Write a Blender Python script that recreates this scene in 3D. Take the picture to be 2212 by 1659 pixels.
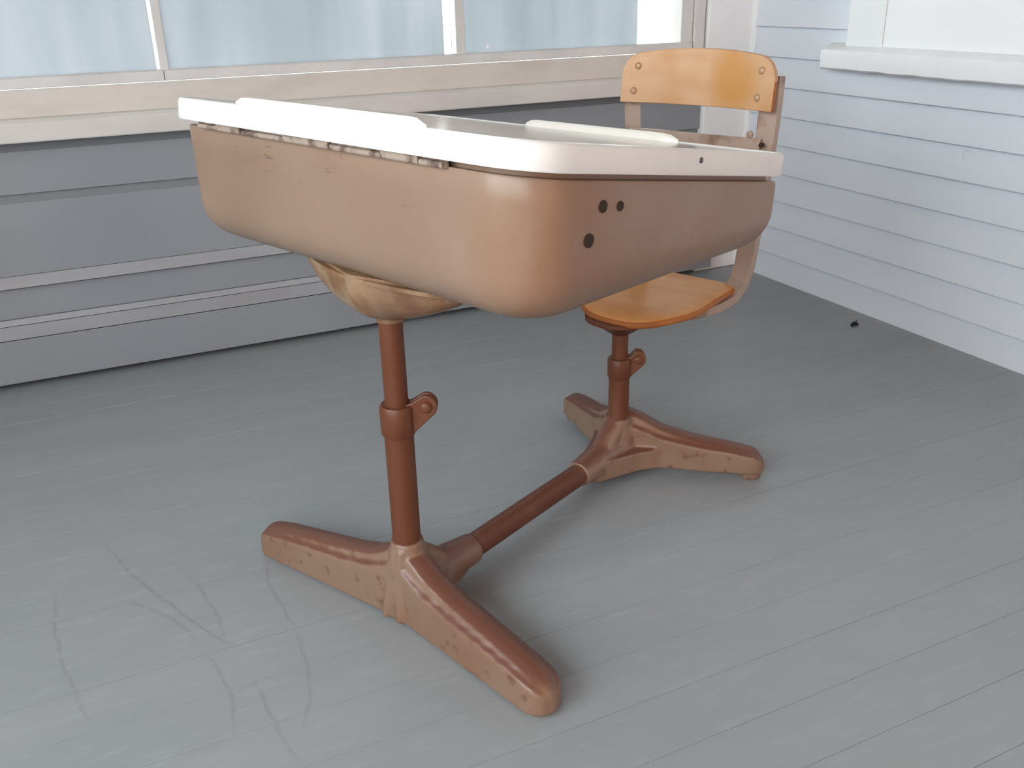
import bpy, bmesh, math, random
from mathutils import Vector, Matrix
random.seed(7)
PI = math.pi
for o in list(bpy.data.objects): bpy.data.objects.remove(o)
SC = bpy.context.scene
COL = SC.collection

# ---------------------------------------------------------------- camera
yaw, pitch, roll = math.radians(64.9176), math.radians(23.1344), math.radians(-1.2993)
fw = Vector((math.cos(pitch)*math.cos(yaw), math.cos(pitch)*math.sin(yaw), -math.sin(pitch)))
rt = Vector((math.sin(yaw), -math.cos(yaw), 0)); up = rt.cross(fw)
r2 = rt*math.cos(roll) + up*math.sin(roll); u2 = -rt*math.sin(roll) + up*math.cos(roll)
cam = bpy.data.objects.new('camera', bpy.data.cameras.new('camera'))
COL.objects.link(cam)
M = Matrix((r2, u2, -fw)).transposed().to_4x4(); M.translation = (0, 0, 0.8)
cam.matrix_world = M
cam.data.sensor_width = 36; cam.data.lens = 2008.4/2212*36
cam.data.clip_start = 0.02; cam.data.clip_end = 200
SC.camera = cam

# ---------------------------------------------------------------- world, lights, exposure
W = bpy.data.worlds.new('overcast_sky'); SC.world = W; W.use_nodes = True
nt = W.node_tree; bg = nt.nodes['Background']
tc = nt.nodes.new('ShaderNodeTexCoord'); sx = nt.nodes.new('ShaderNodeSeparateXYZ')
rp = nt.nodes.new('ShaderNodeValToRGB')
rp.color_ramp.elements[0].position = 0.0; rp.color_ramp.elements[0].color = (.95, .98, 1, 1)
rp.color_ramp.elements[1].position = 0.9; rp.color_ramp.elements[1].color = (.88, .95, 1, 1)
nt.links.new(tc.outputs['Generated'], sx.inputs[0]); nt.links.new(sx.outputs['Z'], rp.inputs[0])
nt.links.new(rp.outputs[0], bg.inputs[0]); bg.inputs[1].default_value = 8.4
SC.view_settings.view_transform = 'Standard'; SC.view_settings.look = 'None'
SC.view_settings.exposure = 0.10; SC.view_settings.gamma = 1.0
SC.view_settings.use_curve_mapping = False

XW, YW = 1.8096, 2.232          # right wall plane (x), left wall plane (y)
XE, YN, ZC = -1.5, -1.5, 2.35   # end wall, wall behind the camera, ceiling

def area(name, loc, rot, sx_, sy_, power, col, portal=False):
    l = bpy.data.lights.new(name, 'AREA'); l.shape = 'RECTANGLE'; l.size = sx_; l.size_y = sy_
    l.energy = power; l.color = col
    o = bpy.data.objects.new(name, l); o.location = loc; o.rotation_euler = rot; COL.objects.link(o)
    if portal: l.cycles.is_portal = True
    return o
area('sky_portal', (XE-.12, -.16, 1.35), (0, -PI/2, 0), 1.5, 2.7, 1, (1, 1, 1), True)
area('sky_portal', (-1.1, YN-.12, 1.35), (PI/2, 0, 0), .8, 1.5, 1, (1, 1, 1), True)
area('sky_portal', (.05, YW+.06, 1.65), (-PI/2, 0, 0), 3.0, .75, 1, (1, 1, 1), True)
# unseen warm fill light added beyond the doorway behind the camera
area('added_warm_light', (0.95, YN-.45, 1.0), (PI/2, 0, 0), .8, 1.9, 13.0, (1, .34, .11))

# ---------------------------------------------------------------- materials
def mat(name, base, rough=.5, col2=None, nscale=8, stretch=(1, 1, 1), lo=.4, hi=.62, col3=None,
        n3=40, st3=(1, 1, 1), lo3=.62, hi3=.68, bump=0, bscale=60, metal=0, spec=.5, coat=0, gen=False, detail=4):
    m = bpy.data.materials.new(name); m.use_nodes = True
    t = m.node_tree; b = t.nodes['Principled BSDF']
    b.inputs['Roughness'].default_value = rough; b.inputs['Metallic'].default_value = metal
    b.inputs['Specular IOR Level'].default_value = spec; b.inputs['Coat Weight'].default_value = coat
    b.inputs['Base Color'].default_value = (*base, 1)
    tc = t.nodes.new('ShaderNodeTexCoord'); out = None
    def noise(sc, st, lo, hi):
        mp = t.nodes.new('ShaderNodeMapping'); mp.inputs['Scale'].default_value = st
        t.links.new(tc.outputs['Object'], mp.inputs[0])
        n = t.nodes.new('ShaderNodeTexNoise'); n.inputs['Scale'].default_value = sc; n.inputs['Detail'].default_value = detail
        t.links.new(mp.outputs[0], n.inputs[0])
        r = t.nodes.new('ShaderNodeMapRange'); r.inputs[1].default_value = lo; r.inputs[2].default_value = hi
        t.links.new(n.outputs[0], r.inputs[0]); return r.outputs[0]
    def mix(fac, a, c):
        x = t.nodes.new('ShaderNodeMix'); x.data_type = 'RGBA'; t.links.new(fac, x.inputs[0])
        if isinstance(a, tuple): x.inputs[6].default_value = (*a, 1)
        else: t.links.new(a, x.inputs[6])
        x.inputs[7].default_value = (*c, 1); return x.outputs[2]
    cur = base
    if col2: cur = mix(noise(nscale, stretch, lo, hi), cur, col2)
    if col3: cur = mix(noise(n3, st3, lo3, hi3), cur, col3)
    if not isinstance(cur, tuple): t.links.new(cur, b.inputs['Base Color'])
    if bump:
        n = t.nodes.new('ShaderNodeTexNoise'); n.inputs['Scale'].default_value = bscale; n.inputs['Detail'].default_value = 3
        t.links.new(tc.outputs['Object'], n.inputs[0])
        bp = t.nodes.new('ShaderNodeBump'); bp.inputs['Strength'].default_value = bump; bp.inputs['Distance'].default_value = .002
        t.links.new(n.outputs[0], bp.inputs['Height']); t.links.new(bp.outputs[0], b.inputs['Normal'])
    return m

M_LID = mat('lid_enamel', (.74, .735, .71), .30, (.69, .685, .66), 14, lo=.45, hi=.7, col3=(.35, .30, .24), n3=90, st3=(1, 1, .25), lo3=.70, hi3=.76)
M_TOP = mat('writing_surface_laminate', (.50, .44, .385), .12, (.44, .40, .36), 10)
M_RAIL = mat('pencil_rail_cream', (.86, .84, .77), .25, (.62, .60, .54), 60, (.05, 1, 1), .55, .75)
M_BOX = mat('bin_tan_enamel', (.275, .19, .138), .34, (.235, .153, .105), 5, lo=.35, hi=.65, col3=(.24, .17, .13), n3=55, st3=(.3, .3, 2.2), lo3=.66, hi3=.74, bump=.12, bscale=25, detail=6, spec=.36)
def stain_or_shade(m, col, scale, st, lo, hi, amt, where=None):     # extra layer of stains, scratches or painted shade
    t = m.node_tree; N = t.nodes.new; L = t.links.new; b = t.nodes['Principled BSDF']; src = b.inputs['Base Color'].links[0].from_socket
    tc = N('ShaderNodeTexCoord'); mp = N('ShaderNodeMapping'); mp.inputs['Scale'].default_value = st; L(tc.outputs['Object'], mp.inputs[0])
    n = N('ShaderNodeTexNoise'); n.inputs['Scale'].default_value = scale; n.inputs['Detail'].default_value = 7; n.inputs['Roughness'].default_value = .65; L(mp.outputs[0], n.inputs[0])
    r = N('ShaderNodeMapRange'); r.inputs[1].default_value = lo; r.inputs[2].default_value = hi; r.inputs[4].default_value = amt; L(n.outputs[0], r.inputs[0]); f = r.outputs[0]
    if where:       # soft ellipsoid patch on the object: centre, radii
        c, rad_ = where
        m2 = N('ShaderNodeMapping'); m2.vector_type = 'POINT'; m2.inputs['Location'].default_value = [-c[i]/rad_[i] for i in range(3)]; m2.inputs['Scale'].default_value = [1/q for q in rad_]
        L(tc.outputs['Object'], m2.inputs[0]); ln = N('ShaderNodeVectorMath'); ln.operation = 'LENGTH'; L(m2.outputs[0], ln.inputs[0])
        k = N('ShaderNodeMapRange'); k.inputs[1].default_value = 1; k.inputs[2].default_value = .5; L(ln.outputs['Value'], k.inputs[0])
        mu = N('ShaderNodeMath'); mu.operation = 'MULTIPLY'; L(f, mu.inputs[0]); L(k.outputs[0], mu.inputs[1]); f = mu.outputs[0]
    x = N('ShaderNodeMix'); x.data_type = 'RGBA'; L(f, x.inputs[0]); L(src, x.inputs[6]); x.inputs[7].default_value = (*col, 1); L(x.outputs[2], b.inputs['Base Color'])
stain_or_shade(M_BOX, (.24, .125, .07), 7, (1, 1, .45), .42, .62, .75, ((.30, -.03, .57), (.10, .12, .13)))      # brown stain on the front corner
stain_or_shade(M_BOX, (.25, .12, .075), 9, (1, 1, 1), .45, .65, .7, ((.28, .10, .53), (.16, .26, .055)))           # rusty lower edge of the side
stain_or_shade(M_BOX, (.09, .06, .045), 34, (.55, .55, 4.5), .60, .66, .85, ((-.09, -.08, .628), (.17, .08, .030)))  # scratches below the hinge
stain_or_shade(M_BOX, (.10, .065, .05), 30, (.4, .4, 5), .62, .68, .7, ((-.26, -.06, .622), (.08, .08, .025)))
stain_or_shade(M_BOX, (.10, .07, .055), 30, (.4, .4, 5), .61, .67, .65, ((.20, -.07, .60), (.12, .08, .030)))
stain_or_shade(M_BOX, (.13, .08, .055), 42, (1, 1, 1), .66, .72, .7)
M_BASE = mat('worn_brown_enamel', (.235, .145, .098), .36, (.21, .115, .07), 9, lo=.45, hi=.68, col3=(.15, .07, .04), n3=60, lo3=.58, hi3=.72, bump=.12, bscale=40, detail=6)
def crown_wear(m, col):        # tops of the castings are rubbed down to the brown undercoat
    t = m.node_tree; N = t.nodes.new; L = t.links.new; b = t.nodes['Principled BSDF']
    src = b.inputs['Base Color'].links[0].from_socket
    tc = N('ShaderNodeTexCoord'); sp = N('ShaderNodeSeparateXYZ'); L(tc.outputs['Normal'], sp.inputs[0])
    n = N('ShaderNodeTexNoise'); n.inputs['Scale'].default_value = 30; n.inputs['Detail'].default_value = 5; L(tc.outputs['Object'], n.inputs[0])
    a = N('ShaderNodeMath'); a.operation = 'MULTIPLY_ADD'; a.inputs[1].default_value = .5; L(n.outputs[0], a.inputs[0]); L(sp.outputs['Z'], a.inputs[2])
    r = N('ShaderNodeMapRange'); r.inputs[1].default_value = .72; r.inputs[2].default_value = .98; L(a.outputs[0], r.inputs[0])
    x = N('ShaderNodeMix'); x.data_type = 'RGBA'; L(r.outputs[0], x.inputs[0]); L(src, x.inputs[6]); x.inputs[7].default_value = (*col, 1)
    L(x.outputs[2], b.inputs['Base Color'])
crown_wear(M_BASE, (.15, .06, .038))
M_POST = mat('brown_post_enamel', (.120, .038, .017), .42, (.18, .078, .040), 12, (1, 1, .35), .50, .72, spec=.35, bump=.12, bscale=40, detail=6)
M_BRK = mat('bracket_yellowed_enamel', (.29, .19, .115), .38, (.19, .10, .045), 28, lo=.45, hi=.65, col3=(.24, .13, .06), n3=90, lo3=.58, hi3=.70, bump=.2, bscale=60, detail=6)
stain_or_shade(M_BRK, (.12, .052, .026), 8, (1, 1, 1), .30, .50, .8, ((.105, -.03, .455), (.115, .10, .08)))  # shade on the bracket's right half, painted into the enamel colour
M_DARK = mat('rusted_hole', (.035, .018, .010), .9)
M_HINGE = mat('hinge_barrel', (.34, .27, .22), .35, (.12, .08, .06), 60, lo=.48, hi=.66)
M_SCREW = mat('screw_head', (.10, .10, .10), .4, metal=.7)
M_BOLT = mat('bolt_brass_paint', (.42, .27, .15), .35, metal=.1)
M_STEEL = mat('seat_frame_tan_enamel', (.40, .30, .24), .36, (.22, .13, .09), 14, lo=.5, hi=.62, bump=.1)

def wood(name, a, b_, c, axis=0):
    m = bpy.data.materials.new(name); m.use_nodes = True; t = m.node_tree; b = t.nodes['Principled BSDF']
    tc = t.nodes.new('ShaderNodeTexCoord'); mp = t.nodes.new('ShaderNodeMapping')
    s = [14, 14, 14]; s[axis] = 1.6; mp.inputs['Scale'].default_value = s
    n = t.nodes.new('ShaderNodeTexNoise'); n.inputs['Scale'].default_value = 2.2; n.inputs['Detail'].default_value = 7; n.inputs['Distortion'].default_value = .6
    r = t.nodes.new('ShaderNodeValToRGB'); r.color_ramp.elements[0].position = .3; r.color_ramp.elements[0].color = (*a, 1)
    r.color_ramp.elements[1].position = .72; r.color_ramp.elements[1].color = (*b_, 1)
    t.links.new(tc.outputs['Object'], mp.inputs[0]); t.links.new(mp.outputs[0], n.inputs[0]); t.links.new(n.outputs[0], r.inputs[0])
    n2 = t.nodes.new('ShaderNodeTexNoise'); n2.inputs['Scale'].default_value = 9; n2.inputs['Detail'].default_value = 2
    t.links.new(tc.outputs['Object'], n2.inputs[0])
    mr = t.nodes.new('ShaderNodeMapRange'); mr.inputs[1].default_value = .5; mr.inputs[2].default_value = .72
    t.links.new(n2.outputs[0], mr.inputs[0])
    x = t.nodes.new('ShaderNodeMix'); x.data_type = 'RGBA'; t.links.new(mr.outputs[0], x.inputs[0]); t.links.new(r.outputs[0], x.inputs[6]); x.inputs[7].default_value = (*c, 1)
    t.links.new(x.outputs[2], b.inputs['Base Color']); b.inputs['Roughness'].default_value = .5; b.inputs['Specular IOR Level'].default_value = .25
    b.inputs['Coat Weight'].default_value = 0; b.inputs['Coat Roughness'].default_value = .15
    return m
M_WOOD = wood('varnished_maple', (.52, .315, .175), (.60, .385, .225), (.50, .27, .12))
stain_or_shade(M_WOOD, (.50, .24, .065), 6, (1, 1, 1), .25, .5, .8, ((.060, .70, .655), (.055, .12, .07)))
M_SEAT = wood('worn_maple_seat', (.66, .31, .105), (.74, .38, .15), (.60, .25, .07))
M_EDGE = wood('plywood_edge', (.38, .13, .035), (.46, .18, .05), (.30, .09, .02))

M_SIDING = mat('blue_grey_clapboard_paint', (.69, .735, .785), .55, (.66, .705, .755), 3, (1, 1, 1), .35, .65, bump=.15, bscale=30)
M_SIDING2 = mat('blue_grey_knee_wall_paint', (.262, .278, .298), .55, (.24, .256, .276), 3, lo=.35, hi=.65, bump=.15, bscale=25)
M_LEDGE = mat('lit_ledge_paint', (.36, .365, .385), .5, (.33, .32, .33), 6, (.5, 1, 2), .45, .65, bump=.2, bscale=25)  # wall paint lightened, putting the light on the ledge bevels into the colour
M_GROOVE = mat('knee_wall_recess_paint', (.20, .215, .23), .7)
M_WHITE = mat('white_trim_paint', (.84, .86, .87), .5, (.80, .82, .83), 6, bump=.25, bscale=40)
M_SILL = mat('weathered_sill_paint', (.64, .61, .58), .5, (.59, .555, .52), 5, (1, 1, 2.5), .42, .66, bump=.25, bscale=30)
M_APRON = mat('weathered_apron_paint', (.62, .575, .53), .55, (.56, .505, .455), 5, (1, 1, 3.5), .45, .66, bump=.3, bscale=30)
M_FRAME = mat('window_frame_paint', (.66, .645, .63), .45, (.60, .585, .57), 8)
M_CEIL = mat('beadboard_ceiling_stain', (.30, .22, .15), .5)
M_HOUSE = mat('dark_door_wall_stain', (.22, .15, .10), .5)
M_GLASSROD = None

# floor: painted boards, mottled, with a few scuffs
def floor_mat():
    m = bpy.data.materials.new('grey_blue_floor_paint'); m.use_nodes = True; t = m.node_tree; b = t.nodes['Principled BSDF']
    L = t.links.new; N = t.nodes.new
    geo = N('ShaderNodeNewGeometry')
    def nz(sc, st, lo, hi, det=5):
        mp = N('ShaderNodeMapping'); mp.inputs['Scale'].default_value = st; L(geo.outputs['Position'], mp.inputs[0])
        n = N('ShaderNodeTexNoise'); n.inputs['Scale'].default_value = sc; n.inputs['Detail'].default_value = det; L(mp.outputs[0], n.inputs[0])
        r = N('ShaderNodeMapRange'); r.inputs[1].default_value = lo; r.inputs[2].default_value = hi; L(n.outputs[0], r.inputs[0]); return r.outputs[0]
    def mix(f, a, c):
        x = N('ShaderNodeMix'); x.data_type = 'RGBA'
        L(f, x.inputs[0])
        if isinstance(a, tuple): x.inputs[6].default_value = (*a, 1)
        else: L(a, x.inputs[6])
        x.inputs[7].default_value = (*c, 1); return x.outputs[2]
    def mth(op, a, c=None):
        x = N('ShaderNodeMath'); x.operation = op
        for i, v in enumerate((a, c)):
            if v is None: continue
            if isinstance(v, (int, float)): x.inputs[i].default_value = v
            else: L(v, x.inputs[i])
        return x.outputs[0]
    cur = mix(nz(3, (1, 3, 1), .35, .65), (.295, .315, .325), (.32, .335, .34))
    cur = mix(nz(30, (.5, 2, 1), .55, .75), cur, (.33, .36, .37))
    sep = N('ShaderNodeSeparateXYZ')
    wob = N('ShaderNodeTexNoise'); wob.inputs['Scale'].default_value = 18; L(geo.outputs['Position'], wob.inputs[0])
    L(geo.outputs['Position'], sep.inputs[0])
    w = mth('MULTIPLY', mth('SUBTRACT', wob.outputs[0], .5), .012)
    def circ(p, q, r):
        ax, ay = p; bx, by = q; cx, cy = r
        d = 2*(ax*(by-cy)+bx*(cy-ay)+cx*(ay-by))
        ux = ((ax*ax+ay*ay)*(by-cy)+(bx*bx+by*by)*(cy-ay)+(cx*cx+cy*cy)*(ay-by))/d
        uy = ((ax*ax+ay*ay)*(cx-bx)+(bx*bx+by*by)*(ax-cx)+(cx*cx+cy*cy)*(bx-ax))/d
        return ux, uy, math.hypot(ax-ux, ay-uy)
    arcs = [((-.05, 1.403), (.007, 1.232), (.078, 1.077)), ((-.033, 1.24), (.018, 1.167), (.040, 1.116)),
            ((.163, 1.251), (.158, 1.153), (.166, 1.079)), ((.056, 1.258), (.071, 1.175), (.074, 1.104)),
            ((.049, 1.063), (.060, 1.009), (.058, .928)), ((.096, .98), (.101, .914), (.111, .836)),
            ((.164, 1.057), (.163, 1.006), (.135, .889)), ((-.13, 1.30), (-.125, 1.15), (-.10, 1.02))]
    brk = nz(60, (1, 1, 1), .3, .55)
    for i, a in enumerate(arcs):
        ux, uy, R = circ(*a)
        dx = mth('SUBTRACT', sep.outputs[0], ux); dy = mth('SUBTRACT', sep.outputs[1], uy)
        d = mth('SQRT', mth('ADD', mth('MULTIPLY', dx, dx), mth('MULTIPLY', dy, dy)))
        e = mth('ABSOLUTE', mth('ADD', mth('SUBTRACT', d, R), w))
        f = N('ShaderNodeMapRange'); f.inputs[1].default_value = .0042; f.inputs[2].default_value = .0010; L(e, f.inputs[0])
        ylo, yhi = min(p[1] for p in a), max(p[1] for p in a)
        k1 = N('ShaderNodeMapRange'); k1.inputs[1].default_value = ylo-.02; k1.inputs[2].default_value = ylo+.02; L(sep.outputs[1], k1.inputs[0])
        k2 = N('ShaderNodeMapRange'); k2.inputs[1].default_value = yhi+.02; k2.inputs[2].default_value = yhi-.02; L(sep.outputs[1], k2.inputs[0])
        xm = sum(p[0] for p in a)/3
        k3 = N('ShaderNodeMapRange'); k3.inputs[1].default_value = .15; k3.inputs[2].default_value = .12; L(mth('ABSOLUTE', mth('SUBTRACT', sep.outputs[0], xm)), k3.inputs[0])
        fac = mth('MULTIPLY', mth('MULTIPLY', f.outputs[0], mth('MULTIPLY', k1.outputs[0], k2.outputs[0])), mth('MULTIPLY', mth('MULTIPLY', k3.outputs[0], brk), .30 if i else .4))
        cur = mix(fac, cur, (.17, .17, .165))
    L(cur, b.inputs['Base Color'])
    rr = N('ShaderNodeMapRange'); rr.inputs[1].default_value = .3; rr.inputs[2].default_value = .7; rr.inputs[3].default_value = .36; rr.inputs[4].default_value = .5
    n = N('ShaderNodeTexNoise'); n.inputs['Scale'].default_value = 6; L(geo.outputs['Position'], n.inputs[0]); L(n.outputs[0], rr.inputs[0]); L(rr.outputs[0], b.inputs['Roughness'])
    mpb = N('ShaderNodeMapping'); mpb.inputs['Scale'].default_value = (6, 22, 22); L(geo.outputs['Position'], mpb.inputs[0])
    nb = N('ShaderNodeTexNoise'); nb.inputs['Scale'].default_value = 2; nb.inputs['Detail'].default_value = 5; L(mpb.outputs[0], nb.inputs[0])
    bp = N('ShaderNodeBump'); bp.inputs['Strength'].default_value = .10; bp.inputs['Distance'].default_value = .0015
    L(nb.outputs[0], bp.inputs['Height']); L(bp.outputs[0], b.inputs['Normal'])
    return m
M_FLOOR = floor_mat()

def film_mat():
    m = bpy.data.materials.new('translucent_plastic_film'); m.use_nodes = True; t = m.node_tree
    L = t.links.new; N = t.nodes.new; t.nodes.remove(t.nodes['Principled BSDF']); out = t.nodes['Material Output']
    g = N('ShaderNodeNewGeometry')
    mp = N('ShaderNodeMapping'); mp.inputs['Scale'].default_value = (16, 1, 1.1); L(g.outputs['Position'], mp.inputs[0])
    n = N('ShaderNodeTexNoise'); n.inputs['Scale'].default_value = 1.0; n.inputs['Detail'].default_value = 6; n.inputs['Distortion'].default_value = .3; L(mp.outputs[0], n.inputs[0])
    mp2 = N('ShaderNodeMapping'); mp2.inputs['Scale'].default_value = (2.6, 1, 2.4); L(g.outputs['Position'], mp2.inputs[0])
    n2 = N('ShaderNodeTexNoise'); n2.inputs['Scale'].default_value = 1.0; n2.inputs['Detail'].default_value = 1; L(mp2.outputs[0], n2.inputs[0])
    r = N('ShaderNodeValToRGB'); e = r.color_ramp.elements
    e[0].position = .36; e[0].color = (.43, .455, .475, 1); e[1].position = .66; e[1].color = (.56, .56, .585, 1)
    a = N('ShaderNodeMath'); a.operation = 'MULTIPLY_ADD'; a.inputs[1].default_value = .45; L(n.outputs[0], a.inputs[0])
    b = N('ShaderNodeMath'); b.operation = 'MULTIPLY'; b.inputs[1].default_value = .55; L(n2.outputs[0], b.inputs[0]); L(b.outputs[0], a.inputs[2])
    L(a.outputs[0], r.inputs[0])
    tr = N('ShaderNodeBsdfTranslucent'); L(r.outputs[0], tr.inputs[0])
    df = N('ShaderNodeBsdfDiffuse'); df.inputs[0].default_value = (.5, .53, .55, 1)
    mx = N('ShaderNodeMixShader'); mx.inputs[0].default_value = .15; L(tr.outputs[0], mx.inputs[1]); L(df.outputs[0], mx.inputs[2])
    L(mx.outputs[0], out.inputs[0]); return m
M_FILM = film_mat()

def glass_mat():
    m = bpy.data.materials.new('window_glass'); m.use_nodes = True; t = m.node_tree; N = t.nodes.new; L = t.links.new
    t.nodes.remove(t.nodes['Principled BSDF']); out = t.nodes['Material Output']
    tr = N('ShaderNodeBsdfTransparent'); tr.inputs[0].default_value = (.94, .97, .96, 1)
    gl = N('ShaderNodeBsdfGlossy'); gl.inputs['Roughness'].default_value = .03
    lw = N('ShaderNodeFresnel'); lw.inputs[0].default_value = 1.45
    mx = N('ShaderNodeMixShader'); L(lw.outputs[0], mx.inputs[0]); L(tr.outputs[0], mx.inputs[1]); L(gl.outputs[0], mx.inputs[2]); L(mx.outputs[0], out.inputs[0])
    return m
M_GLASS = glass_mat()
M_BLIND = mat('white_window_shade', (.86, .88, .89), .6, (.83, .85, .86), 3)
M_GROUND = mat('outdoor_ground', (.30, .30, .28), .9, (.22, .24, .18), 1)
M_BUG = mat('dried_leaf', (.035, .028, .03), .7)

# ---------------------------------------------------------------- helpers
def obj(name, bm, m, parent=None, smooth=False, bevel=0, mats=None, ang=40):
    bmesh.ops.recalc_face_normals(bm, faces=bm.faces[:])
    me = bpy.data.meshes.new(name); bm.to_mesh(me); bm.free()
    for x in (mats or [m]): me.materials.append(x)
    if smooth:
        me.shade_smooth()
        try: me.set_sharp_from_angle(angle=math.radians(ang))
        except Exception: pass
    o = bpy.data.objects.new(name, me); COL.objects.link(o)
    if parent: o.parent = parent
    if bevel:
        b = o.modifiers.new('bevel', 'BEVEL'); b.width = bevel; b.segments = 2; b.limit_method = 'ANGLE'
    return o
def empty(name, loc=(0, 0, 0), rz=0):
    o = bpy.data.objects.new(name, None); COL.objects.link(o); o.location = loc; o.rotation_euler = (0, 0, rz); return o
def tag(o, label=None, cat=None, kind=None, group=None):
    if label: o['label'] = label
    if cat: o['category'] = cat
    if kind: o['kind'] = kind
    if group: o['group'] = group
    return o
def box(bm, x0, x1, y0, y1, z0, z1):
    vs = [bm.verts.new((x, y, z)) for x in (x0, x1) for y in (y0, y1) for z in (z0, z1)]
    for f in ((0, 1, 3, 2), (4, 6, 7, 5), (0, 4, 5, 1), (2, 3, 7, 6), (0, 2, 6, 4), (1, 5, 7, 3)):
        bm.faces.new([vs[i] for i in f])
def bx(*a):
    bm = bmesh.new(); box(bm, *a); return bm
def prism(bm, pts, axis, a, b):
    """closed 2-D outline swept between a and b along an axis; the outline fills the other two axes in order"""
    def P(p, t): l = list(p); l.insert(axis, t); return l
    A = [bm.verts.new(P(p, a)) for p in pts]; B = [bm.verts.new(P(p, b)) for p in pts]; n = len(pts)
    bm.faces.new(A); bm.faces.new(B[::-1])
    for i in range(n): bm.faces.new((A[i], B[i], B[(i+1) % n], A[(i+1) % n]))
def rings(bm, rs, cap0=True, cap1=True, closed=True):
    V = [[bm.verts.new(p) for p in r] for r in rs]
    n = len(V[0])
    for i in range(len(V)-1):
        for j in range(n if closed else n-1):
            bm.faces.new((V[i][j], V[i][(j+1) % n], V[i+1][(j+1) % n], V[i+1][j]))
    if cap0: bm.faces.new(V[0][::-1])
    if cap1: bm.faces.new(V[-1])
    return V
def frame_of(d):
    d = Vector(d).normalized(); a = Vector((0, 0, 1)) if abs(d.z) < .9 else Vector((1, 0, 0))
    e = d.cross(a).normalized(); return e, d.cross(e).normalized()
def tube(bm, p, q, r0, r1=None, n=20):
    p, q = Vector(p), Vector(q); e, f = frame_of(q-p); r1 = r0 if r1 is None else r1
    rings(bm, [[c+e*(r*math.cos(2*PI*i/n))+f*(r*math.sin(2*PI*i/n)) for i in range(n)] for c, r in ((p, r0), (q, r1))])
def lathe(bm, prof, c=(0, 0), n=32, cap=True):
    rings(bm, [[(c[0]+r*math.cos(2*PI*i/n), c[1]+r*math.sin(2*PI*i/n), z) for i in range(n)] for r, z in prof], cap, cap)
def dome(bm, p, nrm, r, h, n=16):
    p = Vector(p); nn = Vector(nrm).normalized(); e, f = frame_of(nn)
    rs = [[p-nn*.001+e*(r*math.cos(2*PI*i/n))+f*(r*math.sin(2*PI*i/n)) for i in range(n)]]
    for k in range(4):
        a = k*PI/2/4.2
        rs.append([p+nn*(h*math.sin(a))+e*(r*math.cos(a)*math.cos(2*PI*i/n))+f*(r*math.cos(a)*math.sin(2*PI*i/n)) for i in range(n)])
    rings(bm, rs)
def rrect(x0, x1, y0, y1, radii, n=8):
    """rounded rectangle; radii at (x0,y0),(x1,y0),(x1,y1),(x0,y1)"""
    out = []
    for (cx, cy, a0), r in zip(((x0, y0, PI), (x1, y0, 1.5*PI), (x1, y1, 0), (x0, y1, .5*PI)), radii):
        sx_ = 1 if cx == x0 else -1; sy_ = 1 if cy == y0 else -1
        for k in range(n+1):
            a = a0+PI/2*k/n
            out.append((cx+sx_*r+r*math.cos(a), cy+sy_*r+r*math.sin(a)))
    return out

# ================================================================ SETTING
# floor: one plank each, running along x
fl = tag(empty('floor'), kind='structure')
sub = bx(XE-.1, XW+.1, YN-.1, YW+.1, -.06, -.0021); o = obj('subfloor', sub, M_FLOOR, fl)
PW = .0835; y = 1.238-PW*34; k = 0
plank_me = None
while y < YW:
    y1 = min(y+PW-(.0010 if min(abs(y+PW-1.238), abs(y+PW-1.071)) < .01 else .0004), YW+.02); a = max(y, YN-.02)
    if y1 > YN:
        bm = bx(XE-.02, XW+.02, a, y1, -.002, random.uniform(-.0003, 0))
        obj('floor_plank', bm, M_FLOOR, fl, bevel=.0004)
    y += PW

def zc(z, yy):      # height measured on the wall plane, moved onto a face at y = yy along the same sight line
    return .8-(.8-z)*yy/YW
# ---- left wall (below the windows) : boards, ledges, sill
wl = tag(empty('wall_left'), kind='structure')
XA, XB = XE-.02, 1.69
obj('backing', bx(XE-.1, XW+.1, YW, YW+.1, -.05, .60), M_GROOVE, wl)
def lboard(name, pts, m, bev=.0012, x0=XA, x1=XB):     # pts: (proud, z measured)
    bm = bmesh.new(); prism(bm, [(YW-p, zc(z, YW-p)) for p, z in pts], 0, x0, x1)
    return obj(name, bm, m, wl, bevel=bev)
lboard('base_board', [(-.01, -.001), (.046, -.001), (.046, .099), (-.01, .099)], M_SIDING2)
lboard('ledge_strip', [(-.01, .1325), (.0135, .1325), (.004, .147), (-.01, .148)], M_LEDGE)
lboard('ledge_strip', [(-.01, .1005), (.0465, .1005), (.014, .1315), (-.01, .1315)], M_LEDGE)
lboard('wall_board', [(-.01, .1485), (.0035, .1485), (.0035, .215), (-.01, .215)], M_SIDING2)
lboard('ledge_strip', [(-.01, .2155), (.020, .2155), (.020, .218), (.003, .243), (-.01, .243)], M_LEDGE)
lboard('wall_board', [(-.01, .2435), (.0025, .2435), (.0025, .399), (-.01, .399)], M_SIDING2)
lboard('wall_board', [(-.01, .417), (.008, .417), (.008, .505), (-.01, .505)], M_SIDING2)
obj('knee_wall_cap', bx(XE-.1, XW+.1, YW-.0, YW+.1, .60, .62), M_GROOVE, wl)

# ---- window on the left wall
w1 = tag(empty('window_1'), kind='structure')
def wpart(name, pts, m, x0, x1, par=w1, bev=.002):
    bm = bmesh.new(); prism(bm, [(YW-p, zc(z, YW-p)) for p, z in pts], 0, x0, x1)
    return obj(name, bm, m, par, bevel=bev)
wpart('sill_nosing', [(-.02, .521), (.060, .521), (.060, .560), (.050, .569), (-.02, .580)], M_SILL, XA, 1.695, bev=.003)
wpart('sill_apron', [(-.02, .575), (.036, .570), (.032, .590), (.030, .627), (-.02, .627)], M_APRON, XA, 1.69)
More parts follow.
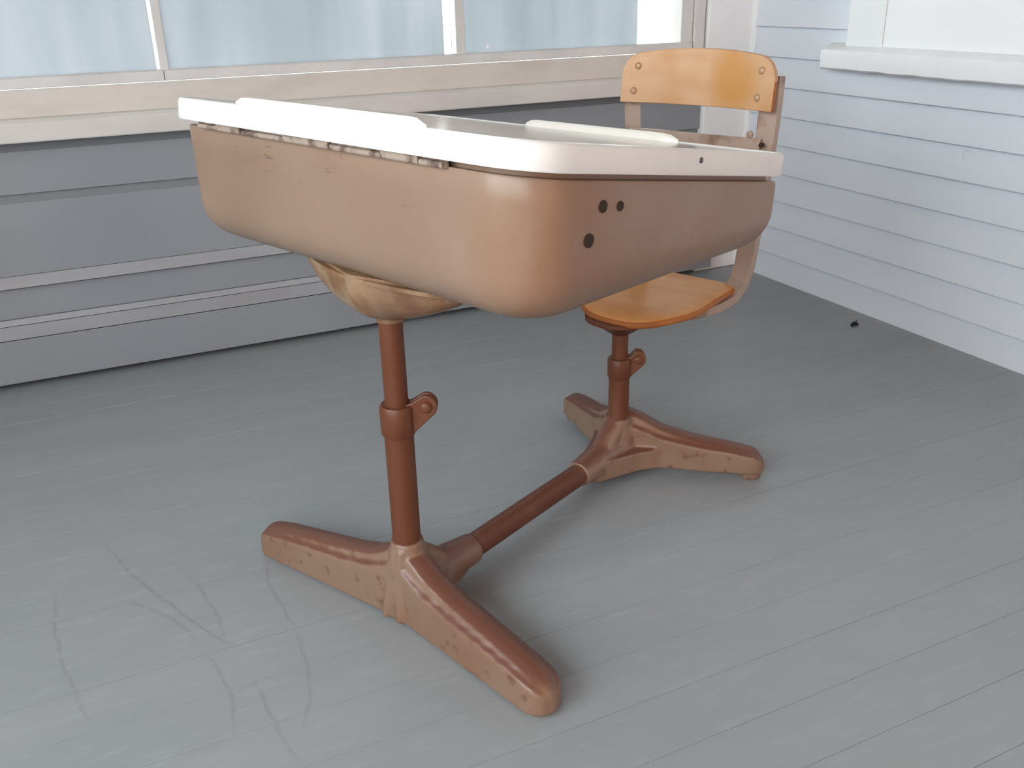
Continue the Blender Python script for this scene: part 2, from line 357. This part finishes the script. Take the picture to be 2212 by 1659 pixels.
# bottom rails meet at the first mullion
for a, b in ((XA, .2285), (.2300, 1.60)):
    wpart('bottom_rail', [(-.03, .628), (.020, .628), (.020, .648), (.012, .652), (-.03, .652)], M_FRAME, a, b, bev=.0015)
ZT = 2.0
for a, b in ((-1.15, -1.128), (-.46, -.438), (.2235, .2415), (.910, .934)):
    obj('mullion', bx(a, b, YW-.014, YW+.02, .64, ZT), M_FRAME, w1, bevel=.0015)
for a, b in ((XE, -1.155), (-1.125, -.463), (-.435, .2185), (.2415, .886), (.934, 1.438)):
    obj('plastic_film', bx(a, b, YW+.006, YW+.0068, .645, 1.55), M_FILM, w1)
for a, b in ((XE, -1.15), (-1.128, -.46), (-.438, .2235), (.2415, .91), (.934, 1.572)):
    obj('glass_pane', bx(a, b, YW+.016, YW+.019, .645, ZT), M_GLASS, w1)
bm = bmesh.new(); dome(bm, (1.003, YW+.0058, .664), (0, -1, 0), .006, .002); obj('film_speck', bm, M_WHITE, w1)  # small white speck on the film
obj('top_rail', bx(XE, 1.60, YW-.02, YW+.02, ZT, ZT+.04), M_FRAME, w1)
# jamb, casing
obj('jamb', bx(1.566, 1.604, YW-.012, YW+.06, .62, ZT), M_FRAME, w1, bevel=.002)
obj('casing', bx(1.606, 1.640, YW-.018, YW+.06, .60, ZT), M_FRAME, w1, bevel=.003)
# ---- corner pilaster
t1 = tag(empty('trim_1'), kind='structure')
obj('corner_post', bx(1.648, 1.800, YW-.022, YW+.06, 0, ZC), M_WHITE, t1, bevel=.004)
obj('corner_strip', bx(1.7935, XW+.01, YW-.040, YW+.02, 0, ZC), M_WHITE, t1, bevel=.003)
obj('post_bead', bx(1.641, 1.647, YW-.008, YW+.06, .56, ZC), M_FRAME, t1)
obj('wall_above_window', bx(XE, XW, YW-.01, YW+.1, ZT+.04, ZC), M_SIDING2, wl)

# ---- right wall: clapboards
wr = tag(empty('wall_right'), kind='structure')
obj('backing', bx(XW+.002, XW+.1, YN-.1, YW+.1, -.05, ZC), M_SIDING, wr)
n = 31; SP = .07645
for i in range(n):
    z0 = i*SP-.001; z1 = z0+SP
    if z0 > ZC: break
    bm = bmesh.new()
    pr = .017 if i else .012
    prism(bm, [(XW+.004, z0), (XW-pr, z0+.0), (XW-pr+.0004, z0+.004), (XW-.0015, z1+.004), (XW+.004, z1+.004)], 1, YN, 2.1925)
    obj('clapboard', bm, M_SIDING, wr)
bm = bmesh.new(); dome(bm, (XW-.006, 1.453, .434), (-1, 0, .06), .0125, .0035, 20)
obj('round_plug', bm, M_SIDING, wr, smooth=True)
# window in the house wall
w2 = tag(empty('window_2'), kind='structure')
bm = bmesh.new()
N_ = 36; ys = [1.888-(1.888-.55)*i/N_ for i in range(N_+1)]
rs = []
for yy in ys:
    j = random.uniform(-.0012, .0012); t = .5*(1.888-yy)/1.338
    rs.append([(XW+.004, yy, .655), (XW-.020, yy, .655), (XW-.052, yy, .640+j*.3), (XW-.054, yy, .632), (XW-.053, yy, .598+j), (XW-.046, yy, .594+j), (XW+.004, yy, .594)])
rings(bm, rs); obj('window_sill', bm, M_WHITE, w2, smooth=True, ang=35)
obj('casing', bx(XW-.030, XW+.004, 1.718, 1.832, .640, 1.95), M_WHITE, w2, bevel=.003)
obj('casing', bx(XW-.030, XW+.004, .60, .715, .640, 1.95), M_WHITE, w2, bevel=.003)
obj('head_casing', bx(XW-.032, XW+.004, .60, 1.832, 1.951, 2.06), M_WHITE, w2, bevel=.003)
obj('sash_stile', bx(XW-.020, XW+.004, 1.655, 1.7155, .645, 1.95), M_WHITE, w2, bevel=.002)
obj('sash_stile', bx(XW-.020, XW+.004, .717, .777, .645, 1.95), M_WHITE, w2, bevel=.002)
obj('sash_rail', bx(XW-.020, XW+.004, .778, 1.654, .645, .700), M_WHITE, w2, bevel=.002)
obj('sash_rail', bx(XW-.020, XW+.004, .778, 1.654, 1.28, 1.32), M_WHITE, w2, bevel=.002)
obj('window_shade', bx(XW-.0262, XW-.024, .717, 1.7165, .640, 1.95), M_BLIND, w2)
obj('glass_pane', bx(XW-.0145, XW-.0125, .778, 1.654, .700, 1.28), M_GLASS, w2)
obj('glass_pane', bx(XW-.0145, XW-.0125, .778, 1.654, 1.32, 1.95), M_GLASS, w2)

# ---- walls out of view and ceiling
we = tag(empty('wall_end'), kind='structure')
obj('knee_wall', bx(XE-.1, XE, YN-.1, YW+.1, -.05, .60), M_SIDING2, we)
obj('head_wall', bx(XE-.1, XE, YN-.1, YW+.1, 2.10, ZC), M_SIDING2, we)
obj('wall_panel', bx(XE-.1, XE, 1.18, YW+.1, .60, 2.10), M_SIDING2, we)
w3 = tag(empty('window_3'), kind='structure')
for a in (YN-.02, -.62, .26, 1.14): obj('mullion', bx(XE-.06, XE+.01, a, a+.06, .60, 2.10), M_FRAME, w3, bevel=.002)
obj('bottom_rail', bx(XE-.06, XE+.03, YN, 1.20, .58, .63), M_FRAME, w3, bevel=.002)
wn = tag(empty('wall_near'), kind='structure')
obj('house_wall_panel', bx(-.70, .50, YN-.1, YN, -.05, ZC), M_HOUSE, wn)
obj('house_wall_panel', bx(XE-.1, -.70, YN-.1, YN, -.05, .60), M_HOUSE, wn)
obj('house_wall_panel', bx(XE-.1, -.70, YN-.1, YN, 2.10, ZC), M_HOUSE, wn)
w4 = tag(empty('window_added'), kind='structure')  # unseen window added to brighten the right wall
for a in (XE-.02, -.74): obj('mullion', bx(a, a+.06, YN-.06, YN+.01, .60, 2.10), M_FRAME, w4, bevel=.002)  # mullions of the added window
obj('bottom_rail', bx(XE, -.70, YN-.06, YN+.03, .58, .63), M_FRAME, w4, bevel=.002)  # bottom rail of the added window
obj('house_wall_panel', bx(1.40, XW+.1, YN-.1, YN, -.05, ZC), M_HOUSE, wn)
obj('house_wall_panel', bx(.50, 1.40, YN-.1, YN, 2.02, ZC), M_HOUSE, wn)
d1 = tag(empty('door_added'), kind='structure')  # unseen doorway added as an outlet for the warm fill light
obj('added_door_jamb', bx(.48, .54, YN-.11, YN+.02, 0, 2.04), M_WHITE, d1, bevel=.003)
obj('added_door_jamb', bx(1.36, 1.42, YN-.11, YN+.02, 0, 2.04), M_WHITE, d1, bevel=.003)
hl = tag(empty('wall_lamp_box'), kind='structure')      # unseen box added behind the doorway to shut out sky and hold the lamp
obj('lamp_box_wall', bx(.36, .42, YN-1.6, YN-.1, -.05, ZC), M_APRON, hl)
obj('lamp_box_wall', bx(1.48, 1.54, YN-1.6, YN-.1, -.05, ZC), M_APRON, hl)
obj('lamp_box_wall', bx(.36, 1.54, YN-1.66, YN-1.6, -.05, ZC), M_APRON, hl)
obj('lamp_box_floor', bx(.36, 1.54, YN-1.6, YN-.1, -.05, -.005), M_HOUSE, hl)
obj('lamp_box_ceiling', bx(.36, 1.54, YN-1.6, YN-.1, ZC, ZC+.05), M_APRON, hl)
cl = obj('ceiling', bx(XE-.1, XW+.1, YN-.1, YW+.1, ZC, ZC+.08), M_CEIL); tag(cl, kind='structure')
gr = obj('outdoor_ground', bx(-40, XE-.11, -30, 40, -.65, -.6), M_GROUND); tag(gr, kind='structure')
gr2 = obj('outdoor_ground', bx(XE-.10, 40, YW+.14, 40, -.65, -.6), M_GROUND); tag(gr2, kind='structure')

# ================================================================ SCHOOL DESK
BX, BY = .3224, 1.0343
A0 = math.radians(23.5-90)
desk = tag(empty('school_desk', (BX, BY, 0), A0), 'old school desk with white lift lid, tan metal bin and attached wooden seat', 'desk')
ROT = Matrix.Rotation(math.radians(-3.5), 4, 'Z')      # the bin sits slightly turned on its post
def dobj(name, bm, m, parent=desk, turn=False, **k):
    if turn: bmesh.ops.transform(bm, matrix=ROT, verts=bm.verts[:])
    return obj(name, bm, m, parent, **k)

# ---- lid
U0, U1, V0, V1 = -.322, .322, -.087, .360
Z0, SLOPE = .6825, .1545
ca = 1/math.sqrt(1+SLOPE**2); sa = SLOPE*ca
def LT(u, v, h):       # lid coordinates: v along the slope (plan distance from the front edge), h above the surface
    return (u, V0+(v-V0)+h*sa, Z0-(v-V0)*SLOPE+h*ca)
rad = (.050, .055, .030, .030)
def lid_ring(e, h, n=8):
    return [LT(p[0], p[1], h) for p in rrect(U0+e, U1-e, V0+e, V1-e, [max(r-e, .006) for r in rad], n)]
bm = bmesh.new()
rings(bm, [lid_ring(.010, -.0245), lid_ring(.0035, -.0265), lid_ring(.0012, -.0262), lid_ring(0, -.024), lid_ring(0, -.005), lid_ring(.0008, -.002),
           lid_ring(.0028, -.0004), lid_ring(.005, 0), lid_ring(.0085, 0), lid_ring(.0095, -.0012), lid_ring(.0105, -.004)])
lid = dobj('lid', bm, M_LID, turn=True, smooth=True, ang=50); lid['label'] = 'white enamelled sloping lid with rounded edge band'
bm = bmesh.new(); rings(bm, [lid_ring(.0098, -.005), lid_ring(.0098, -.0016)])
o = dobj('writing_surface', bm, M_TOP, lid, turn=True); o['label'] = 'beige smooth writing surface'
def rail(uc, half, vc, w, h):
    bm = bmesh.new(); rs = []
    n = 24
    for k in range(n+1):
        s = -1+2*k/n; a = abs(s)*half
        e = min(1, (half-a)/.028); q = math.sqrt(max(0, 1-(1-e)**2)); q = max(q, .02)
        ww = w*q; hh = h*(.25+.75*q)
        r = []
        for j in range(11):
            th = PI*j/10
            r.append(LT(uc+s*half, vc-ww*math.cos(th), -.003+(hh+.003)*math.sin(th)**.7))
        rs.append(r)
    rings(bm, rs)
    o = dobj('pencil_rail', bm, M_RAIL, lid, turn=True, smooth=True, ang=60); return o
rail(.012, .170, -.080, .0055, .0085)['label'] = 'long raised rail along the front edge of the lid'
rail(.031, .134, .3505, .0065, .0085)['label'] = 'long raised rail along the seat edge of the lid'
for p, nn in (((-.012, V0-.0004, .6685), (0, -1, 0)), ((U1+.0004, .166, .6325), (1, 0, 0))):
    bm = bmesh.new(); dome(bm, p, nn, .0032, .0012, 12); dobj('rim_screw', bm, M_SCREW, lid, turn=True)

# ---- bin
def zlid(v): return Z0-(v-V0)*SLOPE-.0268/ca
brad = (.040, .062, .022, .030)
def bin_ring(e, z=None, drop=0, n=10):
    out = []
    for p in rrect(U0+.004+e, U1-.011-e, V0+.011+e, V1-.001-e, [max(r-e*.55, .012) for r in brad], n):
        out.append((p[0], p[1], (zlid(p[1])-drop) if z is None else z))
    return out
ZB = .4965; RF = .052
rs = [bin_ring(.010, None, -.001), bin_ring(.010, None, .006), bin_ring(.0012, None, .0065), bin_ring(0, None, .009)]
low = ZB+RF
for f in (.25, .5, .75, 1.0):
    a = bin_ring(0.001*f, None, .009)
    rs.append([(p[0], p[1], p[2]*(1-f)+low*f) for p in a])
for k in range(1, 9):
    a = PI/2*k/8
    rs.append(bin_ring(.001+RF*.98*(1-math.cos(a)), ZB+RF*(1-math.sin(a))))
bm = bmesh.new(); rings(bm, rs)
bn = dobj('storage_bin', bm, M_BOX, turn=True, smooth=True, ang=50); bn['label'] = 'tan enamelled metal book bin with rounded corners, scratches and rust'
# small rusty holes in the side
for u, v, z, r in ((.3115, .022, .608, .0062), (.3115, .048, .604, .0050), (.3112, .002, .579, .0070)):
    bm = bmesh.new(); tube(bm, (u-.004, v, z), (u+.0003, v, z), r, n=14); o = dobj('bolt_hole', bm, M_DARK, bn, turn=True); o['label'] = 'dark rusty hole'
# ---- piano hinge
hb = bmesh.new(); vy = V0+.0095
hz = lambda : .6502
box(hb, -.250, .205, V0+.0085, V0+.0120, .6462, .657)
hg = dobj('hinge', hb, M_HINGE, turn=True); hg['label'] = 'worn piano hinge under the front edge'
cuts = [-.252, -.206, -.150, -.060, .026, .114, .171, .205]
for i in range(len(cuts)-1):
    a, b = cuts[i]+.0008, cuts[i+1]-.0008
    bm = bmesh.new()
    if i % 2 == 0: tube(bm, (a, V0+.0065, .6492), (b, V0+.0065, .6492), .0033, n=12)
    else:
        tube(bm, (a, V0+.0065, .6495), (b, V0+.0065, .6495), .0034, n=12)
        box(bm, a, b, V0+.003, V0+.0060, .6505, .6570)
    dobj('hinge_knuckle', bm, M_HINGE, hg, turn=True, smooth=True)

# ---- bracket under the bin: boat-shaped pressed support with a keel at the post
bm = bmesh.new(); rs = []; n = 28
for k in range(n+1):
    s = -1+2*k/n; a = abs(s); u = (.150 if s < 0 else .172)*s
    dep = .066*(max(0, 1-a**2.3)**.62 if s < 0 else max(0, 1-a**1.35)**.9)+.0006
    wid = .052*(1-a)+.004
    r = []
    for j in range(13):
        th = PI*j/12
        c, si = math.cos(th), math.sin(th)
        r.append((u, -.012+.012*(1-a)-wid*math.copysign(abs(c)**.9, c), ZB+.0035-dep*si**.75))
    rs.append(r)
rings(bm, rs)
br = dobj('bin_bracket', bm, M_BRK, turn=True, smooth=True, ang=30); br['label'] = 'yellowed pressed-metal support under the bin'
bm = bmesh.new(); rs = []
for h, e in ((ZB-.0045, 0), (ZB+.0005, 0)):
    r = []
    for k in range(40):
        a = 2*PI*k/40; c, s = math.cos(a), math.sin(a)
        r.append(((.152 if c < 0 else .174)*c, -.004+.050*math.copysign(abs(s)**1.5, s), h))
    rs.append(r)
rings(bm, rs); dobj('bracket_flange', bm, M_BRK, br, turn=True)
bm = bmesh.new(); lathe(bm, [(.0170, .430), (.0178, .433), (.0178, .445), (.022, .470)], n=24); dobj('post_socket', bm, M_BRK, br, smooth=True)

# ---- castings of the base
def arm(bm, p0, p1, prof, w0, w1, zb0=.014, zb1=.010, n=26):
    """one foot arm from the hub to the toe: side walls, shoulder line, crowned top"""
    p0, p1 = Vector((*p0, 0)), Vector((*p1, 0)); d = (p1-p0); Lg = d.length; d.normalize(); s_ = Vector((-d.y, d.x, 0))
    def H(t):
        for (a, ha), (b, hb_) in zip(prof, prof[1:]):
            if a <= t <= b:
                x = (t-a)/(b-a); return ha+(hb_-ha)*x
        return prof[-1][1]
    rs = []
    for k in range(n+1):
        t = k/n; t = 1-(1-t)**1.25
        h = H(t); w = (w0+(w1-w0)*t)/2; rem = (1-t)*Lg
        if rem < w1*.55:
            q = rem/(w1*.55); w *= max(.02, math.sqrt(1-(1-q)**2)); h = h*(.60+.40*math.sqrt(max(0, 1-(1-q)**2)))
        zb = zb0+(zb1-zb0)*t
        c = p0+d*(t*Lg); r = []
        sh = zb+(h-zb)*.76
        prof2 = [(-1, zb), (-.98, zb+(sh-zb)*.5), (-.94, sh), (-.80, sh+.004), (-.72, sh+.003), (-.55, h-.004), (-.2, h), (.2, h), (.55, h-.004), (.72, sh+.003), (.80, sh+.004), (.94, sh), (.98, zb+(sh-zb)*.5), (1, zb)]
        for a, z in prof2: r.append(c+s_*(a*w)+Vector((0, 0, min(z, h+.003))))
        rs.append(r)
    rings(bm, rs)
def casting(name, arms, c, hub_r, extra, label=None, vox=.0027):
    bm = bmesh.new()
    for a in arms: arm(bm, *a)
    lathe(bm, hub_r, c, 28)
    extra(bm)
    o = dobj(name, bm, M_BASE)
    r = o.modifiers.new('weld_casting', 'REMESH'); r.mode = 'VOXEL'; r.voxel_size = vox; r.use_smooth_shade = True
    s = o.modifiers.new('soften', 'SMOOTH'); s.factor = .5; s.iterations = 5
    if label: o['label'] = label
    return o
PF = [(0, .118), (.08, .104), (.18, .089), (.32, .079), (.55, .070), (.80, .060), (.93, .052), (1, .040)]
def ex_front(bm):
    tube(bm, (0, .0, .047), (0, .125, .041), .033, .0225)
    tube(bm, (0, -.002, .10), (0, .075, .040), .020, .018)
    for s in (-1, 1):
        # web between the arm and the bar
        prism(bm, [(0, 0), (s*.082, .012), (s*.035, .035), (s*.018, .095), (0, .10)], 2, .020, .052)
    # two vertical beads on the outer face of the hub
    tube(bm, (-.014, -.033, .006), (-.004, -.020, .110), .0085, .0055)
    tube(bm, (.012, -.033, .006), (.008, -.020, .110), .0075, .0055)
ff = casting('front_foot', [((0, 0), (-.295, -.032), PF, .060, .050, .004, .005), ((0, 0), (.282, -.034), PF, .060, .055, .004, .005)], (0, 0),
             [(.034, .004), (.034, .05), (.029, .080), (.0245, .105), (.0215, .120), (.0195, .121)], ex_front, 'tan cast foot with worn brown top edges')
RB = (-.0128, .5137)      # rear post in desk coordinates
rb = Vector((RB[0], RB[1]))
def ex_rear(bm):
    x, y = RB
    tube(bm, (x, y, .050), (x, y-.115, .041), .033, .0225)
    tube(bm, (x, y, .10), (x, y-.07, .040), .022, .018)
    for s in (-1, 1):
        prism(bm, [(x, y), (x+s*.080, y+.040), (x+s*.05, y-.005), (x+s*.020, y-.085), (x, y-.09)], 2, .018, .055)
PR = [(0, .120), (.12, .110), (.28, .088), (.50, .074), (.75, .064), (.92, .055), (1, .042)]
rf = casting('rear_foot', [((RB[0], RB[1]+.018), (RB[0]-.212, RB[1]+.140), PR, .060, .048, .018, .014), ((RB[0], RB[1]+.018), (RB[0]+.214, RB[1]+.142), PR, .060, .050, .018, .014)], RB,
             [(.034, .020), (.034, .05), (.029, .080), (.0245, .095), (.0235, .108), (.0205, .110)], ex_rear, 'brown cast foot below the seat')
def glide(par, x, y, r=.019, h=.013):
    bm = bmesh.new(); lathe(bm, [(r*.9, 0), (r, .003), (r, h-.001), (r*.9, h+.004)], (x, y), 20); dobj('glide', bm, M_BASE, par, smooth=True)
glide(ff, -.268, -.030); glide(ff, .256, -.032)
glide(rf, RB[0]-.192, RB[1]+.130, .018, .016); glide(rf, RB[0]+.192, RB[1]+.131, .019, .016)
bm = bmesh.new(); tube(bm, (0, .10, .0415), (RB[0], RB[1]-.09, .0415), .0185, n=24); dobj('connecting_bar', bm, M_POST, smooth=True)

def post(name, x, y, z0, zc_, z1, r0, r1):
    bm = bmesh.new(); lathe(bm, [(r0, z0), (r0, zc_), (r1, zc_+.001), (r1, z1)], (x, y), 28)
    return dobj(name, bm, M_POST, smooth=True)
def clamp(x, y, z0, z1, r, rin, reach):
    bm = bmesh.new(); lathe(bm, [(rin, z0), (r-.002, z0), (r, z0+.003), (r, z1-.003), (r-.002, z1), (rin, z1)], (x, y), 28)
    o = dobj('height_clamp', bm, M_POST, smooth=True)
    d = Vector((.766, .643, 0)); nn = Vector((.643, -.766, 0)); c0 = Vector((x, y, 0))
    for sg in (-1, 1):      # two ears of the clamp
        bm = bmesh.new(); out = []
        zm = z1-.004
        pts = [(r*.4, z0+.002), (r*.95, z0+.004)]
        for k in range(9):
            a = -PI/3+k*(PI*.92)/8
            pts.append((reach-.014+.014*math.cos(a), zm+.002+.0155*math.sin(a)))
        pts += [(r*.9, z1+.004), (r*.4, z1)]
        A = [c0+d*p+nn*(sg*.002)+Vector((0, 0, z)) for p, z in pts]; B = [c0+d*p+nn*(sg*.0085)+Vector((0, 0, z)) for p, z in pts]
        rings(bm, [A, B]); dobj('clamp_ear', bm, M_POST, o, bevel=.0015)
    bm = bmesh.new(); p = c0+d*(reach-.014)+Vector((0, 0, zm+.002))
    dome(bm, p+nn*.0085, nn, .0080, .005); tube(bm, p-nn*.013, p+nn*.008, .0045); dobj('clamp_bolt', bm, M_POST, o, smooth=True)
    return o
post('front_post', 0, 0, .105, .300, .436, .0190, .0150)
clamp(0, 0, .276, .318, .0225, .014, .052)
post('rear_post', RB[0], RB[1], .100, .212, .285, .0178, .0138)
clamp(RB[0], RB[1], .182, .218, .0205, .0125, .044)

# ---- seat, backrest and frame (rear-post coordinates, x right, y back)
def S(p): return (p[0]+RB[0], p[1]+RB[1], p[2])
SX = .011
def seat_outline(e=0):
    pts = []
    hb_, hm = .094-e, .104-e
    # back right corner -> front -> back left corner
    for k in range(5):
        a = PI/2-PI/2*k/4; pts.append((hb_-.018+.018*math.cos(a), .213-e-.018+.018*math.sin(a)))
    for k in range(1, 5): pts.append((hb_+(hm-hb_)*k/4, .19-e-(.19-.07)*k/4))
    for k in range(1, 19):
        a = PI*k/18; c, s_ = math.cos(a), math.sin(a)
        pts.append((hm*math.copysign(abs(c)**.72, c), .07-(.115-e)*s_**.80))
    for k in range(1, 5): pts.append((-(hm+(hb_-hm)*k/4), .07+(.19-e-.07)*k/4))
    for k in range(1, 5):
        a = PI-PI/2*k/4; pts.append((-(hb_-.018)+.018*math.cos(a), .213-e-.018+.018*math.sin(a)))
    return [(x+SX, y) for x, y in pts]
ZS = .3125
def seat_z(x, y, e):
    f = max(0, 1-(y+.045)/.055) if y < .01 else 0
    return ZS-.010*f*f-.004*math.exp(-((x/.06)**2+((y-.10)/.06)**2))+.002*(y/.2)
def sring(e, dz):
    return [S((x, y, seat_z(x, y, e)+dz)) for x, y in seat_outline(e)]
bm = bmesh.new(); T = .0145
def sscale(f, dz):
    o = []
    for x, y in seat_outline(.008):
        x2, y2 = SX+(x-SX)*f, .085+(y-.085)*f; o.append(S((x2, y2, seat_z(x2, y2, 0)+dz)))
    return o
R_ = [sscale(.05, 0), sscale(.3, 0), sscale(.6, 0), sscale(.85, 0), sring(.008, -.0006), sring(.0025, -.0022), sring(0, -.006)]
R_ += [sring(0, -T+.004), sring(.003, -T+.001), sring(.008, -T), sscale(.5, -T)]
rings(bm, R_)
for f in bm.faces: f.material_index = 0
o = dobj('seat', bm, M_SEAT, smooth=True, mats=[M_SEAT, M_EDGE], ang=60); o['label'] = 'varnished plywood seat with rolled front edge'
nr = len(seat_outline())
for i, p in enumerate(o.data.polygons):
    if 5*nr <= i < 9*nr: p.material_index = 1
# underside plate
bm = bmesh.new(); lathe(bm, [(.016, .262), (.045, .282), (.060, .288), (.060, .2935)], RB, 24); dobj('seat_plate', bm, M_POST, smooth=True)
# strap uprights sweep from below the seat up behind the backrest
def strap(sg):
    path = [(.020, .020, .288), (.045, .060, .2895), (.068, .110, .2900), (.084, .155, .2925), (.094, .188, .302), (.1005, .2045, .322), (.105, .210, .350), (.1125, .2105, .42), (.121, .208, .50), (.127, .206, .56), (.131, .205, .62), (.131, .206, .650), (.1305, .207, .662)]
    P = [Vector(p) for p in path]; bm = bmesh.new(); rs = []
    for i, p in enumerate(P):
        t = (P[min(i+1, len(P)-1)]-P[max(i-1, 0)]).normalized()
        side = Vector((1, 0, 0)); side = (side-t*side.dot(t)).normalized(); nn = t.cross(side).normalized()   # nn towards the front/up
        if nn.y > 0 or (abs(nn.y) < .3 and nn.z < 0): nn = -nn
        w = .0165; th = .0022; fl_ = .014
        sec = [(-w, th), (w, th), (w, -fl_), (w-.004, -fl_), (w-.004, -th), (-w, -th)]
        r = []
        for a, b in sec:
            q = p+side*a+nn*b; r.append(S((q.x*sg+.003, q.y, q.z)))
        rs.append(r)
    rings(bm, rs)
    return dobj('back_upright', bm, M_STEEL, bevel=.0015)
strap(1); strap(-1)
bm = bmesh.new()
rings(bm, [[S((x, .196+a, z)) for x, z in ((-.125, .548), (.126, .548), (.128, .566), (-.127, .566))] for a in (0, .004)])
cb = dobj('cross_brace', bm, M_STEEL, bevel=.001); cb['label'] = 'flat tan bar between the uprights'
bm = bmesh.new(); tube(bm, S((.131, .1925, .5565)), S((.131, .1975, .5565)), .0042, n=12); dobj('brace_hole', bm, M_DARK, cb)
bm = bmesh.new(); dome(bm, S((.108, .1965, .571)), (0, -1, 0), .0065, .004); dobj('brace_rivet', bm, M_STEEL, cb)
# backrest : curved panel, arched top, rounded upper corners
def bz_top(x):
    a = abs(x)/.143
    base = .7005-.0125*a*a
    c = .143-.032
    if abs(x) > c:
        t = (abs(x)-c)/.032; base -= .032*(1-math.sqrt(max(0, 1-t*t)))
    return base
def by(x, z): return .181+.020*(1-(abs(x)/.143)**2)+(z-.65)*.10
nx, nz_ = 40, 8
bm = bmesh.new(); F, B = [], []
for i in range(nx+1):
    s = -1+2*i/nx; x = .143*math.copysign(1-(1-abs(s))**1.25, s)
    zt = bz_top(x); zb = .6105
    cf, cbk = [], []
    for j in range(nz_+1):
        z = zb+(zt-zb)*j/nz_
        cf.append(bm.verts.new(S((x+.008, by(x, z), z)))); cbk.append(bm.verts.new(S((x+.008, by(x, z)+.0115, z))))
    F.append(cf); B.append(cbk)
edge = []
for i in range(nx):
    for j in range(nz_):
        bm.faces.new((F[i][j], F[i+1][j], F[i+1][j+1], F[i][j+1])); bm.faces.new((B[i][j], B[i][j+1], B[i+1][j+1], B[i+1][j]))
    edge.append(bm.faces.new((F[i][0], B[i][0], B[i+1][0], F[i+1][0]))); f = bm.faces.new((F[i][nz_], F[i+1][nz_], B[i+1][nz_], B[i][nz_]))
for j in range(nz_):
    edge.append(bm.faces.new((F[0][j], F[0][j+1], B[0][j+1], B[0][j]))); edge.append(bm.faces.new((F[nx][j], B[nx][j], B[nx][j+1], F[nx][j+1])))
for f in edge: f.material_index = 1
bk = dobj('backrest', bm, M_WOOD, smooth=True, mats=[M_WOOD, M_EDGE], bevel=.0015, ang=45); bk['label'] = 'curved varnished maple backrest with arched top'
for x, z in ((-.107, .6705), (-.112, .630), (.124, .671), (.121, .630)):
    bm = bmesh.new(); dome(bm, S((x, by(x-.008, z), z)), (x*-.9, -1, .0), .0062, .0042); dobj('bolt', bm, M_BOLT, bk, smooth=True)

# ================================================================ dead leaf on the floor
lf = tag(empty('dead_leaf', (1.712, 1.624, 0), .4), 'small dark dead leaf lying on the grey floor near the clapboard wall', 'leaf')
bm = bmesh.new(); pts = [(-.020, 0, .001), (-.010, .006, .006), (0, .008, .004), (.009, .005, .008), (.017, .0, .003), (.010, -.006, .005), (.0, -.010, .002), (-.008, -.006, .004)]
c = bm.verts.new((0, 0, .007)); vs = [bm.verts.new(p) for p in pts]
for i in range(8): bm.faces.new((c, vs[i], vs[(i+1) % 8]))
ret = bmesh.ops.solidify(bm, geom=bm.faces[:], thickness=.0012)
o = obj('blade', bm, M_BUG, lf)
bm = bmesh.new(); tube(bm, (.012, 0, .003), (.026, .006, .0065), .0009, n=6); obj('stem', bm, M_BUG, lf)
